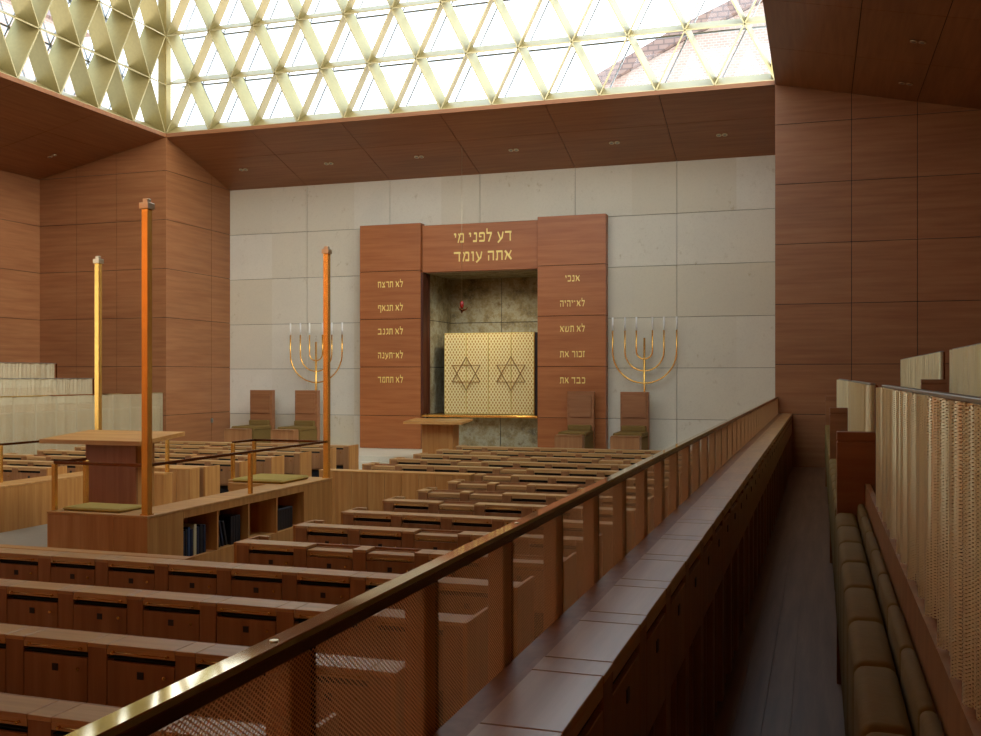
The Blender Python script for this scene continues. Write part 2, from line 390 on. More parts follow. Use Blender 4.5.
# ------------------------------------------------------------------ floors
m = MB(); m.box(XL-.0, XR+.0, YB, 20.9, MF-.1, MF); m.box(XL, XR, 20.9, YS, MF-.1, MF)
struct(m.build('floor', [greyfloor]))
m = MB()
ys2 = [YB+.0]
x = XR
k = 0
m.box(XR, XWR, YB, YF, MF, GF-.01)
while x < XWR-.01:
    x1 = min(x+.14, XWR); m.box(x, x1-.003, YB, YF, GF-.01, GF); x = x1
struct(m.build('floor_right_gallery', [floorwood]))
m = MB(); m.box(XWL, XL, YB, YF, MF, GF)
struct(m.build('floor_left_gallery', [floorwood]))
m = MB(); m.box(XL+.001, XR-.001, 21.2, YS-.001, MF, -1.85); m.box(-10.6, XR-.001, 20.9, 21.2, MF, -1.97); m.box(-10.9, XR-.001, 20.6, 20.9, MF, -2.1)
m.box(-11.2, XR-.001, 20.3, 20.6, MF, -2.25)
struct(m.build('floor_stone_steps', [limestone]))
m = MB(); m.box(.42, XWR, YB, YF, GF, GF+.36); struct(m.build('floor_right_tier', [floorwood]))
m = MB(); m.box(XWL, -16.52, YB, YF, GF, GF+.36); struct(m.build('floor_left_tier', [floorwood]))
# ------------------------------------------------------------------ ark wall furniture
GLYPH = {   # strokes x1, y1, x2, y2, weight: thick horizontals and thin verticals
 'א': [(.08,.95,.82,.05,.2),(.55,.5,.8,.98,.13),(.3,.6,.1,.02,.13)], 'ב': [(.05,.9,.7,.9,.2),(.7,.95,.7,.1,.13),(0,.1,.85,.1,.2)],
 'ג': [(.12,.9,.5,.9,.2),(.48,.95,.5,.1,.13),(.47,.3,.1,.02,.16)], 'ד': [(0,.9,.8,.9,.2),(.65,.95,.65,0,.14)],
 'ה': [(.05,.9,.75,.9,.2),(.7,.95,.7,0,.14),(.15,.55,.15,0,.12)], 'ו': [(.05,.9,.3,.9,.2),(.27,.95,.27,0,.14)],
 'ז': [(0,.9,.4,.9,.2),(.2,.85,.18,0,.14)], 'ח': [(0,.9,.76,.9,.2),(.7,.95,.7,0,.14),(.12,.95,.12,0,.14)],
 'י': [(.02,.9,.25,.9,.2),(.24,.95,.2,.55,.13)], 'כ': [(.05,.9,.62,.9,.2),(.65,.92,.65,.08,.13),(.05,.1,.62,.1,.2)],
 'ל': [(.1,1.35,.1,.9,.13),(.05,.88,.7,.88,.2),(.66,.9,.3,0,.15)],
 'מ': [(.3,.9,.7,.9,.2),(.72,.93,.72,.05,.13),(.35,.1,.75,.1,.2),(.1,.95,.3,.6,.14),(.28,.8,.05,0,.13)],
 'נ': [(.18,.9,.5,.9,.2),(.48,.95,.48,.1,.13),(.05,.1,.53,.1,.2)], 'ע': [(.1,.95,.42,.2,.14),(.74,.95,.6,.3,.14),(.64,.37,.1,-.15,.17)],
 'פ': [(.1,.9,.65,.9,.2),(.7,.93,.7,.07,.13),(.05,.1,.7,.1,.2),(.1,.95,.1,.5,.12),(.08,.55,.34,.55,.14)],
 'ף': [(.1,.9,.65,.9,.2),(.7,.93,.7,-.3,.14),(.1,.95,.1,.47,.12),(.08,.52,.36,.52,.14)],
 'צ': [(.1,.95,.62,.12,.15),(.72,.95,.42,.5,.14),(.05,.1,.76,.1,.2)], 'ר': [(.05,.9,.62,.9,.2),(.62,.93,.62,0,.14)],
 'ש': [(.05,.95,.2,.1,.13),(.5,.95,.25,.3,.12),(.95,.95,.75,.1,.13),(.15,.1,.78,.1,.2)],
 'ת': [(.05,.9,.75,.9,.2),(.72,.95,.72,0,.14),(.18,.9,.18,.1,.13),(0,.08,.22,.08,.18)], '־': [(0,.85,.35,.85,.15)]}
def textmesh(name, s, cx, z, yplane, height, width, parent, mat):
    """Hebrew line, set right to left; every stroke a thin raised bar"""
    m = MB(); x = 0; quads = []
    for ch in s[::-1]:
        if ch == ' ': x += .42; continue
        g = GLYPH[ch]; w = max(max(a[0], a[2]) for a in g)+.07
        for (x1, y1, x2, y2, t) in g:
            d = Vector((x2-x1, y2-y1)); n = Vector((-d.y, d.x)).normalized()*t/2
            quads.append([(x+x1+n.x, y1+n.y), (x+x2+n.x, y2+n.y), (x+x2-n.x, y2-n.y), (x+x1-n.x, y1-n.y)])
        x += w+.17
    tot = x-.17; k = width/tot
    for i, q in enumerate(quads):
        e = (i % 7)*.0004
        m.prism([((a-tot/2)*k, -.010-e, b*height) for a, b in q], (0, .012+e, 0))
    o = m.build(name, mat, parent); o.location = (cx, yplane, z); return o
YP = 23.62
def placard(name, x0, x1, z0, z1, joints, yf):
    zs = [z0]+joints+[z1]; m = MB()
    m.box(x0+.004, x1-.004, yf+.02, YS-.002, z0+.004, z1-.004, 1)
    for a, b in zip(zs, zs[1:]): m.box(x0, x1, yf, YS-.03, a+.006, b-.006, 0, .003)
    return m.build(name, [arkwood, black])
pl = placard('ark_panel', -11.24, -9.56, -1.85, 3.87, [-1.01, .23, 1.45, 2.67], YP)
tag(pl, 'tall wooden ark panel left of the niche with gold Hebrew lines', 'panel')
for s, z in (('לא תרצח', 2.26), ('לא תנאף', 1.66), ('לא תגנב', 1.06), ('לא־תענה', .45), ('לא תחמד', -.17)):
    textmesh('lettering', s, -10.38, z, YP, .15, .70 if len(s) > 6 else .6, pl, goldleaf)
pr_ = placard('ark_panel', -6.5, -4.82, -1.85, 3.87, [-1.01, .23, 1.45, 2.67], YP)
tag(pr_, 'tall wooden ark panel right of the niche with gold Hebrew lines', 'panel')
for s, z, w in (('אנכי', 2.27, .36), ('לא־יהיה', 1.67, .62), ('לא תשא', 1.06, .62), ('זכור את', .45, .62), ('כבד את', -.18, .62)):
    textmesh('lettering', s, -5.63, z, YP, .15, w, pr_, goldleaf)
m = MB(); m.box(NX0, NX1-.02, YP+.08, YS-.002, 2.62, 3.80, 0, .003)
ln = m.build('ark_lintel', [arkwood]); tag(ln, 'wooden lintel over the niche with two large lines of gold Hebrew', 'lintel')
textmesh('lettering', 'דע לפני מי', -7.93, 3.33, YP+.08, .24, 1.52, ln, goldleaf)
textmesh('lettering', 'אתה עומד', -7.93, 2.86, YP+.08, .24, 1.52, ln, goldleaf)
m = MB(); m.box(-9.56, -9.50, YS+.035, 24.14, -.96, 2.6); m.box(-9.558, -9.50, YP+.02, YS-.002, -.96, 2.61)
tag(m.build('niche_jamb', [wood('jamb_wood', srgb(84, 42, 24), srgb(70, 34, 20), srgb(96, 52, 30), 'Z')]), 'dark wooden jamb lining the left edge of the niche', 'jamb')
m = MB(); m.box(NX0+.01, NX1-.01, YP+.04, 25.6, -1.03, -.98, 0, .004)
tag(m.build('brass_shelf', [brass]), 'thin brass shelf spanning the niche under the gold ark doors', 'shelf')
# gold ark cabinet
AX0, AX1, AY, AZ0, AZ1 = -9.17, -6.78, 24.3, -.965, 1.10
ark = empty('torah_ark', (0,0,0)); tag(ark, 'golden lattice ark cabinet with two hexagram stars inside the stone niche', 'ark')
m = MB(); m.box(AX0-.06, AX1+.06, AY+.1, 25.5, AZ0-.014, AZ1); m.build('cabinet_body', [plain('ark_dark', srgb(38, 24, 16), .6)], ark)
m = MB(); m.box(AX0, AX1, AY+.05, AY+.098, AZ0, AZ1); m.build('backing_sheet', [ark_gold_back], ark)
pw = (AX1-AX0)/4
for i in range(4):
    m = MB(); a, b = AX0+i*pw+.004, AX0+(i+1)*pw-.004
    m.poly([(a,AY,AZ0),(b,AY,AZ0),(b,AY,AZ1),(a,AY,AZ1)])
    d = m.build('door', [mesh_ark], ark)
    f = MB()
    for q in ((a, a+.008), (b-.008, b)): f.box(q[0], q[1], AY-.006, AY+.01, AZ0, AZ1)
    f.box(a+.012, b-.012, AY-.012, AY+.01, AZ1-.012, AZ1); f.box(a+.012, b-.012, AY-.012, AY+.01, AZ0, AZ0+.012)
    f.build('door_frame', [goldleaf], d)
for cx in (AX0+pw, AX0+3*pw):
    m = MB(); R = .43; cz = .06
    for sgn in (1, -1):
        P3 = [Vector((cx+R*math.sin(2*math.pi*i/3), AY-.02, cz+sgn*R*math.cos(2*math.pi*i/3))) for i in range(3)]
        for i in range(3): m.tube([P3[i], P3[(i+1) % 3]], .009, 4)
    m.build('star', [plain('star_bronze', srgb(170, 122, 52), .4, .4)], ark)
# eternal light
el = empty('eternal_light', (-8.05, 22.5, 1.61)); tag(el, 'small red hanging lamp on a thin cord before the niche', 'lamp')
m = MB(); m.tube([(0,0,.16),(0,0,3.84)], .004, 6); m.build('cord', [metal_l], el)
m = MB(); m.tube([(0,0,.0),(0,0,.05),(0,0,.13),(0,0,.17)], [.03,.05,.045,.02], 12); m.build('lamp_glass', [ruby], el)
m = MB()
for i in range(3):
    t = i*2.094+.3; m.tube([(0,0,-.06),(.1*math.cos(t),.1*math.sin(t),-.03),(.13*math.cos(t),.13*math.sin(t),.02)], [.03,.02,.012], 8)
m.tube([(0,0,-.13),(0,0,-.06),(0,0,0)], [.008,.04,.035], 10); m.build('lamp_holder', [bronze], el)
# menorahs
def menorah(cx, label):
    cy = 23.68
    e = empty('menorah', (cx, cy, -1.85)); tag(e, label, 'menorah')
    b = MB(); b.tube([(0,0,0),(0,0,.03)], .15, 24); b.build('base', [brass], e)
    s_ = MB(); s_.tube([(0,0,.03),(0,0,2.75)], .026, 12); s_.build('stem', [brass], e)
    for (hw, zb) in ((.19, 2.25), (.46, 1.97), (.755, 1.68)):
        pts = [(-hw, 0, 2.93)]
        for i in range(25):
            t = math.pi*(1-i/24)*-1
            t = math.pi+math.pi*i/24
            pts.append((hw*math.cos(t), 0, zb+hw+hw*math.sin(t)))
        pts.append((hw, 0, 2.93))
        a = MB(); a.tube(pts, .019, 10); a.build('arm', [brass], e)
        for s2 in (-1, 1):
            c = MB(); c.tube([(s2*hw,0,2.93),(s2*hw,0,3.24)], .021, 10)
            c.build('candle', [candle], e)
menorah(-3.91, 'slim brass seven-branch menorah with white candles right of the ark')
menorah(-12.53, 'slim brass menorah with white candles left of the ark, behind the pole')
# thrones
def throne(x0, x1, label):
    cx = (x0+x1)/2; w = (x1-x0)/2
    e = empty('high_back_chair', (cx, 22.7, -1.85)); tag(e, label, 'chair', 'high-backed chairs before the stone wall')
    m = MB(); m.box(-w, w, .6, .75, 0, 1.48, 0, .006); bk = m.build('backrest', [wallwood], e)
    m = MB(); m.box(-w+.06, w-.06, .57, .6, .88, 1.40, 0, .004); m.build('headrest', [wallwood], bk)
    m = MB(); m.box(-w+.02, w-.01, -.28, .6, 0, .47, 0, .006); m.build('seat', [olive], e)
    m = MB(); m.box(-w+.0, w, -.30, .57, .47, .57, 0, .02); m.build('seat_cushion', [olive], e)
    m = MB(); m.box(-w-.0, w, -.62, -.38, 0, .50, 0, .006); m.box(-w+.02, w-.02, -.64, -.36, .50, .52, 0, .004); m.build('front_desk', [pewwood], e)
    m = MB(); m.box(-w+.04, w-.04, .47, .57, .56, .7, 0, .02); m.build('back_cushion', [olive], e)
throne(-14.27, -13.61, 'high-backed wooden chair with olive seat, nearest the left wood wall')
throne(-12.94, -12.29, 'high-backed wooden chair with olive seat below the left menorah')
throne(-5.68, -5.04, 'high-backed wooden chair standing against the right wooden ark panel')
throne(-4.41, -3.75, 'high-backed wooden chair below the right menorah on bare stone')
# lectern before the ark
e = empty('lectern', (-8.0, 20.95, -1.97)); e.location.z = -2.10-.0; e.location.y = 20.75
tag(e, 'wooden lectern with wide flat top standing before the ark niche', 'lectern')
m = MB(); m.box(-.36, .36, -.0, .12, 0, 1.05, 0, .004); m.box(.24,.36,.12,.4,0,1.05); m.box(-.36,-.24,.12,.4,0,1.05); m.build('pedestal', [bimawood], e)
m = MB(); m.prism([(-.68,-.32,1.05),(-.68,.42,1.10),(-.68,.42,1.15),(-.68,-.32,1.10)], (1.36,0,0)); m.build('top', [bimawood_x], e)
m = MB(); m.prism([(-.05,-.1,1.116),(-.05,.32,1.144),(-.05,.32,1.15),(-.05,-.1,1.122)], (.55,0,0)); m.build('reading_mat', [topwood], e)
# ------------------------------------------------------------------ pew rows
UW = .545; SW = .12; TD = .185
def rect(name, mat, *a, b=.003):
    m = MB(); m.box(*a, mi=0, b=b); o = m.build(name, mat); COL.objects.unlink(o); return o
# prototypes in unit coordinates (x along the row from left stile edge, y depth, z relative to the top)
def proto_unit(mt, mp):
    flap = MB(); flap.box(.006, UW-SW-.006, -.0, TD, -.022, 0, 0, .002); flap.box(.003, UW-SW-.003, 0, .015, -.052, -.022, 0)
    flap = flap.build('flap', mt)
    pins = MB()
    pins.tube([(.03,-.008,-.036),(UW-SW-.03,-.008,-.036)], .0022, 6)
    for x in (.045, UW-SW-.045): pins.tube([(x,-.016,-.036),(x,.0,-.036)], .007, 8)
    pins = pins.build('rod', brass)
    door = MB(); door.box(.004, UW-SW-.004, 0, .018, -.385, -.085, 0, .002); door = door.build('locker_door', mp)
    pltm = MB(); pltm.box(-.019,.019,-.004,0,-.019,.019); pltm = pltm.build('lock_plate', plate)
    kn = MB(); kn.tube([(0,-.014,0),(0,-.010,0),(0,0,0)], [.008,.011,.006], 8); kn = kn.build('knob', brass)
    for o in (flap, pins, door, pltm, kn): COL.objects.unlink(o)
    return flap, pins, door, pltm, kn
PU = proto_unit(topwood, pewwood)
body_cache = {}
def row_body(n, endL, endR, grain=(topwood, pewwood)):
    m = MB(); Ln = n*UW+SW; H = 1.07
    for i in range(n+1):
        x = i*UW; m.box(x, x+SW, .0, TD, -H, -.022, 1, .002); m.box(x-.001, x+SW+.001, -.002, TD+.002, -.022, 0, 0, .002)
    m.box(.01, Ln-.01, TD, TD+.02, -H, -.003, 1)           # back board
    m.box(.01, Ln-.01, TD-.03, TD, -.06, -.022, 1)
    m.box(.01, Ln-.01, .012, TD, -.075, -.07, 2)            # dark inside of the book slot
    m.box(.01, Ln-.01, .06, .07, -H, -.05, 2)
    m.box(.01, Ln-.01, .02, TD, -.41, -.39, 1)              # shelf under the lockers
    if endL: m.box(-.028, 0, 0, .40, -H, 0, 3, .003)
    if endL: m.box(0, .10, .36, .40, -.03, 0, 0, .002)
    if endR: m.box(Ln, Ln+.028, 0, .42, -H, 0, 3, .003)
    return m
def pew_row(x_left, n, y, label, low=(), endL=True, endR=True, detail=2, z=-1.42, rz=0, name='pew_row', mats=(topwood, pewwood), protos=None, group='desk rows of the main hall'):
    protos = protos or PU
    e = empty(name, (x_left, y, z), rz); tag(e, label, 'pew', group)
    row_body(n, endL, endR).build('desk_frame', [mats[0], mats[1], black, bimawood], e)  # lighter oak on the end panels: light from the right put into colour
    flap, pins, door, pltm, kn = protos
    for i in range(n):
        x = i*UW+SW; dz = -.028 if i in low else 0.0
        f = inst(flap, e, (x, .012 if i in low else 0, dz))
        d = inst(door, e, (x, 0, 0))
        if detail > 1: inst(pins, f, (0, 0, 0))
        inst(pltm, d, ((UW-SW)*.5, 0, -.148)); 
        if detail > 0: inst(kn, d, (UW-SW-.06, 0, -.146))
    # folded seats behind the desk (facing the ark side)
    return e
ordn = ['nearest the camera', 'second from the camera', 'third from the camera', 'fourth from the camera']
XRR = -1.95
def xl(n): return XRR-n*UW-SW
for i, y in enumerate([3.42, 4.44, 5.46, 6.48]):
    n = 11+(i > 1)
    pew_row(xl(n), n, y, 'long desk row running across the hall behind the railing, %s' % ordn[i], endL=False, low=(5,) if i == 0 else (), detail=2, group='long desk rows in the foreground')
oo = ['first', 'second', 'third', 'fourth', 'fifth', 'sixth', 'seventh', 'eighth', 'ninth']
lows = [(1, 3), (1,), (1, 2, 4), (1,), (0, 1), (0, 1, 3)]
lows = [(1, 2, 4), (2,), (), (1,), (0, 1), (0, 1, 3)]
for i, y in enumerate([7.5, 8.52, 9.52, 10.56, 11.6, 12.66]):
    pew_row(xl(5)+.07, 5, y, 'short desk row right of the bimah, %s counting from the foreground rows' % oo[i], low=lows[i], detail=2 if i < 4 else 1, group='short desk rows right of the bimah')
lows = [(0,), (0, 4), (2,), (3, 6), (1,), ()]
pew_row(xl(5)+.07, 5, 13.74, 'short desk row in line with the wooden partition behind the bimah', low=(0,), endL=False, detail=1)
for i, y in enumerate([14.8, 15.88, 16.95, 18.05, 19.15]):
    pew_row(xl(9), 9, y, 'desk row before the ark right of the aisle, %s behind the wooden partition' % oo[i], low=lows[i+1], detail=1, group='desk rows before the ark, right block')
for i, y in enumerate([13.55, 14.57, 15.59, 16.61, 17.63, 18.65]):
    pew_row(-9.13-9*UW-SW, 9, y, 'desk row left of the aisle towards the ark, %s behind the bimah' % oo[i], low=lows[5-i], detail=1, group='desk rows before the ark, left block')
for i, y in enumerate([12.65]):
    pew_row(-11.33-5*UW-SW, 5, y, 'short desk row left of the bimah, seen over its left parapet', low=(), detail=1, group='desk rows left of the bimah')
# partitions
def partition(x0, x1, y, y1, label, z=-1.42):
    m = MB(); x = x0; m.box(x0, x1, y-.004, y1+.01, z-.02, z, 1, .003)
    while x < x1-.01:
        w_ = min(.27, x1-x); m.box(x+.002, x+w_-.002, y, y1, MF, z-.02, 0, .003); x += w_
    o = m.build('partition', [bimawood, bimawood_x]); tag(o, label, 'partition'); return o
partition(-7.2, -4.78, 13.70, 13.92, 'low wooden partition of upright boards right behind the bimah')
partition(-11.3, -9.16, 13.25, 13.5, 'low wooden partition of upright boards left behind the bimah')
partition(xl(12), -4.68, 6.69, 6.80, 'low wooden parapet backing the fourth foreground desk row before the bimah')
# ------------------------------------------------------------------ bimah
BX0, BX1, BY0, BY1, BZ, PF = -9.87, -6.12, 8.16, 12.02, -1.343, -1.91
bm_ = empty('bimah', (0,0,0)); tag(bm_, 'raised wooden bimah platform with parapets and open bookcase side', 'platform')
m = MB(); m.box(BX0+.002, BX1-.42, BY0+.002, BY1-.002, MF, PF); m.build('platform_floor', [greyfloor], bm_)
m = MB(); m.box(BX0, BX0+.39, BY0, BY1, MF, BZ-.025, 0, .004); m.box(BX0-.004, BX0+.394, BY0-.004, BY1+.004, BZ-.025, BZ, 1, .004); m.build('left_parapet', [bimawood, bimawood_x], bm_)
m = MB(); m.box(BX0+.39, -8.6, BY1-.2, BY1, MF, BZ-.025, 0, .004); m.box(BX0+.395, -8.596, BY1-.204, BY1+.004, BZ-.025, BZ, 1); m.build('back_parapet', [bimawood, bimawood_x], bm_)
# right bookcase wall
m = MB(); xs0, xs1 = BX1-.39, BX1
oy = [8.80, 9.41, 10.03, 10.66, 11.32]
oy = [8.74, 9.36, 9.98, 10.6, 11.25]
m.box(xs0, xs1, BY0, oy[0], MF, BZ-.025, 0, .004); m.box(xs0, xs1, oy[-1], BY1, MF, BZ-.025, 0, .004)
m.box(xs0, xs1, oy[0], oy[-1], BZ-.10, BZ-.025); m.box(xs0, xs1, oy[0], oy[-1], MF, BZ-.52); m.box(xs0, xs0+.02, oy[0], oy[-1], BZ-.52, BZ-.1)
for y in oy[1:-1]: m.box(xs0+.02, xs1-.005, y-.014, y+.014, BZ-.52, BZ-.1)
m.box(xs0-.004, xs1+.004, BY0-.004, BY1+.004, BZ-.025, BZ, 1, .004)
m.build('bookcase', [bimawood, bimawood_x], bm_)
for nm, y0, y1 in (('front_bench', BY0, BY0+.55), ('back_bench', BY1-.62, BY1)):
    m = MB(); m.box(-7.30, xs0, y0, y1, MF, BZ-.025, 0, .004); m.box(-7.304, xs0-.004, y0-.004, y1+.004, BZ-.025, BZ, 1, .004); m.build(nm, [bimawood, bimawood_x], bm_)
def cushion(name, x0, x1, y0, y1, z, h, label, mat=None):
    m = MB(); r = .03
    m.box(x0, x1, y0, y1, z, z+h, 0, .022)
    o = m.build(name, [mat or olive_lt]); tag(o, label, 'cushion'); return o
cushion('bench_cushion', -7.2, -6.5, BY0+.08, BY0+.5, BZ, .035, 'olive seat cushion on the front bench of the bimah between brass posts')
cushion('bench_cushion', -7.05, -6.32, BY1-.95, BY1-.25, BZ+.002, .05, 'olive seat cushion on the back right bench of the bimah')
# seat slab under back cushion
m = MB(); m.box(-7.08, xs0-.006, BY1-.98, BY1-.626, BZ-.09, BZ, 0, .004); m.build('seat_slab', [bimawood_x], bm_)
# tall poles
PZ = 1.71
def pole(x, y, label):
    e = empty('brass_pole', (x, y, BZ)); tag(e, label, 'pole', 'tall brass poles of the bimah')
    H = PZ-BZ
    m = MB(); m.box(-.036,.036,-.036,.036,.0,H-.1,0,.003); m.build('shaft', [brass], e)
    m = MB(); m.box(-.052,.052,-.052,.052,H-.1,H-.04,0,.003); m.box(-.028,.028,-.028,.028,H-.04,H,0,.003); m.build('cap', [metal_l], e)
    m = MB(); m.box(-.045,.045,-.045,.045,0,.012); m.build('foot', [brass], e)
pole(BX1-.05, BY0+.06, 'tall square brass pole at the near right corner of the bimah')
pole(BX1-.05, BY1-.06, 'tall square brass pole at the far right corner of the bimah')
pole(BX0+.07, BY1-.06, 'tall square brass pole at the far left corner, shining yellow')
# rails with posts
RZ = -.865
def railing(posts, label, closed_to=None):
    e = empty('brass_rail', (posts[0][0], posts[0][1], BZ)); tag(e, label, 'railing', 'low bronze rails of the bimah')
    ox, oy_ = posts[0][0], posts[0][1]; h = RZ-BZ
    for (x, y, p) in posts:
        if p:
            m = MB(); m.box(x-ox-.022, x-ox+.022, y-oy_-.022, y-oy_+.022, 0, h-.012, 0, .003); m.build('post', [brass], e)
    for a, b in zip(posts, posts[1:]):
        m = MB(); d = (Vector(b[:2])-Vector(a[:2])).normalized()
        p, q = Vector((a[0]-ox, a[1]-oy_)), Vector((b[0]-ox, b[1]-oy_))
        m.tube([(p.x, p.y, h), (q.x, q.y, h)], .014, 4); m.build('handrail', [bronze], e)
railing([(BX1-.05, BY0+.105, 0), (BX1-.05, 11.25, 1), (BX1-.05, BY1-.105, 0)][:1]+[(BX1-.05, 10.08, 1), (BX1-.05, BY1-.105, 0)], 'low bronze rail along the bookcase side joining two brass poles')
railing([(BX1-.1, BY0+.06, 0), (-7.26, BY0+.06, 1), (-7.26, BY0+.51, 1)], 'low bronze rail around the front bench of the bimah')
railing([(BX1-.1, BY1-.06, 0), (-7.26, BY1-.06, 1), (-7.26, BY1-.58, 1)], 'low bronze rail around the back right bench of the bimah')
railing([(BX0+.06, BY0+.3, 0), (BX0+.06, 10.16, 1), (BX0+.06, BY1-.105, 0)], 'low bronze rail on the left parapet of the bimah')
railing([(BX0+.12, BY1-.06, 0), (-8.64, BY1-.06, 1)], 'short bronze rail on the back parapet of the bimah')
# reading table
e = empty('reading_table', (-8.02, 9.95, PF)); tag(e, 'wooden reading table with broad sloping top on the bimah', 'table')
m = MB(); m.box(-.36, .36, .05, .09, 0, 1.10, 0, .003); m.build('front_panel', [wood('table_panel', srgb(156, 96, 52), srgb(142, 84, 44), srgb(168, 108, 62), 'Z')], e)
m = MB(); m.box(-.36, -.30, .09, .4, 0, 1.10); m.box(.30, .36, .09, .4, 0, 1.1); m.box(-.3, .3, .36, .4, 0, 1.1); m.build('pedestal', [bimawood], e)
m = MB(); m.box(-.40,.40,.0,.45,1.10,1.135); m.build('apron', [bimawood], e)
m = MB(); m.prism([(-.69,-.34,1.118),(-.69,.52,1.185),(-.69,.52,1.235),(-.69,-.34,1.168)], (1.40,0,0)); m.build('table_top', [bimawood_x], e)
# books in the bookcase
def book(y, w, h, d, mat, lean, label, zb=BZ-.52):
    e = MB(); e.box(-d, 0, 0, w, 0, h, 0, .002); e.box(-d-.001, -.004, .003, w-.003, .003, h-.002, 1)
    o = e.build('book', [mat, bookm[1]]); o.location = (xs1-.05, y, zb+abs(math.sin(lean))*(w if lean > 0 else 0)); o.rotation_euler = (lean, 0, 0)
    tag(o, label, 'book', 'books in the bimah bookcase'); return o
yb = 8.80
spec = [(.035,.30,3,'black book at the near end of the bookcase'), (.03,.31,2,'dark book second from the near end of the bookcase'), (.04,.33,0,'blue book standing left of the cream book'), (.035,.30,3,'navy book squeezed between the blue and cream books'), (.05,.35,1,'cream-spined book standing out among dark books'), (.04,.31,3,'navy book right of the cream book'), (.05,.33,2,'thick black book right of the navy one in the first bay'), (.04,.32,3,'last upright book of the first bay')]
for w, h, c, lb in spec:
    book(yb, w, h*.92, .2, bookm[c], 0, lb); yb += w+.012
yb = 9.46
for i, (w, h) in enumerate([(.03,.27),(.03,.29),(.035,.28)]):
    book(yb, w, h, .2, bookm[2 if i != 1 else 3], -.3 if False else .28, '%s leaning dark book in the second bay of the bookcase' % oo[i]); yb += w+.035
yb = 9.68
for i in range(4): book(yb, .045, .31, .2, bookm[2], 0, '%s upright black book in the second bay of the bookcase' % oo[i]); yb += .05
m = MB(); m.box(-.22, 0, 0, .38, 0, .26, 0, .01)
for i in range(6): m.box(.0, .003, .02+i*.06, .06+i*.06, .02, .24)
o = m.build('storage_box', [bookm[2]]); o.location = (xs1-.06, 10.70, BZ-.52); tag(o, 'black ribbed box in the last bay of the bookcase', 'box')
# ------------------------------------------------------------------ galleries
def plus(axis_right):
    pass
PG = proto_unit(topwood, pewwood)
# right gallery desk run: rows built along x then turned so that the locker side faces +X (rz = +90 deg)
nG = 37; y0 = .85
grow = pew_row(-.513, nG, y0, 'long desk run along the right gallery railing with pale flat tops', low=(), endL=False, endR=False, detail=0, z=-.75, rz=math.pi/2, name='gallery_desk', group=None)
m = MB()
for i in range(nG+1):
    m.box(i*UW+SW*.5-.012-.27, i*UW+SW*.5+.012-.27, .01, TD, -1.06, -.41)
m.build('divider', [pewwood], grow)['kind'] = 'stuff'
m = MB(); m.box(-.775, -.722, y0, YF-.002, GF, -.757, 0)
st = m.build('rail_base', [pewwood]); tag(st, 'narrow wooden ledge between the gallery desk run and the railing', 'ledge')
def gallery_rail(X, mat, label, y_a, y_b, top, flip=1):
    e = empty('gallery_railing', (X, y_a, GF)); tag(e, label, 'railing')
    Ln = y_b-y_a; zt = top-GF
    m = MB(); m.box(-.019, .019, 0, Ln, zt-.012, zt, 0, .002); m.build('handrail', [rail_brass], e)
    m = MB(); m.box(-.016, .016, 0, Ln, zt-.034, zt-.012, 0, .002); m.build('handrail_core', [bronze], e)
    n = int(Ln/.56)-0
    pm = MB(); pm.box(-.030, .012, 0, .075, .0, zt-.034, 0, .003); pm = pm.build('post', [pewwood]); COL.objects.unlink(pm)
    pk = MB(); pk.box(-.012, .012, .075, .09, .9, zt-.034); pk = pk.build('post_strip', [black]); COL.objects.unlink(pk)
    for i in range(n+1):
        p = inst(pm, e, (0, min(i*.56+.213, Ln-.1), 0)); inst(pk, p, (0, 0, 0))
    sc = MB(); sc.poly([(.016,0,.02),(.016,Ln,.02),(.016,Ln,zt-.034),(.016,0,zt-.034)]); sc.build('mesh_screen', [mat], e)
    sc = MB(); sc.tube([(0, 0, 0), (0, 0, .002)], .007, 10); sc = sc.build('screw', [metal_l]); COL.objects.unlink(sc)
    for i in range(15): inst(sc, e, (0, i*1.31+.75, zt))
    return e
gallery_rail(-.797, mesh_rail, 'polished metal handrail on wooden posts with fine mesh, right gallery edge', .62, YF-.01, -.408)
m = MB(); m.box(XR, XR+.05, YB, YF-.001, MF, GF+.03)
struct(m.build('wall_gallery_right', [pewwood]))
# left gallery railing with metal curtain
gl = empty('gallery_railing', (-15.31, 6, GF)); tag(gl, 'pale woven metal railing screen along the left gallery edge', 'railing')
def wavy(Ln, z0, z1, amp, per, seed, dy=.03, amp2=.004, per2=.07):
    rnd = random.Random(seed); m = MB(); n = int(Ln/dy); ph = rnd.random()*6; pts = []
    kk = [rnd.uniform(.8, 1.2) for _ in range(5)]
    for i in range(n+1):
        y = Ln*i/n
        x = amp*math.sin(2*math.pi*y/per+ph+1.2*math.sin(2*math.pi*y/(per*2.7)*kk[0]))+amp2*math.sin(2*math.pi*y/per2+2*math.sin(y*3*kk[1]))
        pts.append((x, y))
    st = len(m.v)
    for (x, y) in pts: m.v += [(x, y, z0), (x, y, z1)]
    for i in range(n): m.f.append((st+2*i, st+2*i+2, st+2*i+3, st+2*i+1)); m.m.append(0); m.sm.append(True)
    return m
Ln = YF-.05-6
wavy(Ln, .05, -.42-GF, .01, .55, 3, .05).build('mesh_curtain', [mesh_left], gl)
m = MB(); m.box(-.015, .015, 0, Ln+.03, -.42-GF, -.40-GF); m.build('handrail', [rail_brass], gl)
pm = MB(); pm.box(-.05, -.03, 0, .03, 0, -.42-GF); pm = pm.build('post', [metal_l]); COL.objects.unlink(pm)
for i in range(int(Ln/.6)+1): inst(pm, gl, (0, i*.6+.02, 0))
m = MB(); m.box(-.06, -.03, Ln, Ln+.03, 0, -.40-GF); m.build('end_post', [pewwood], gl)
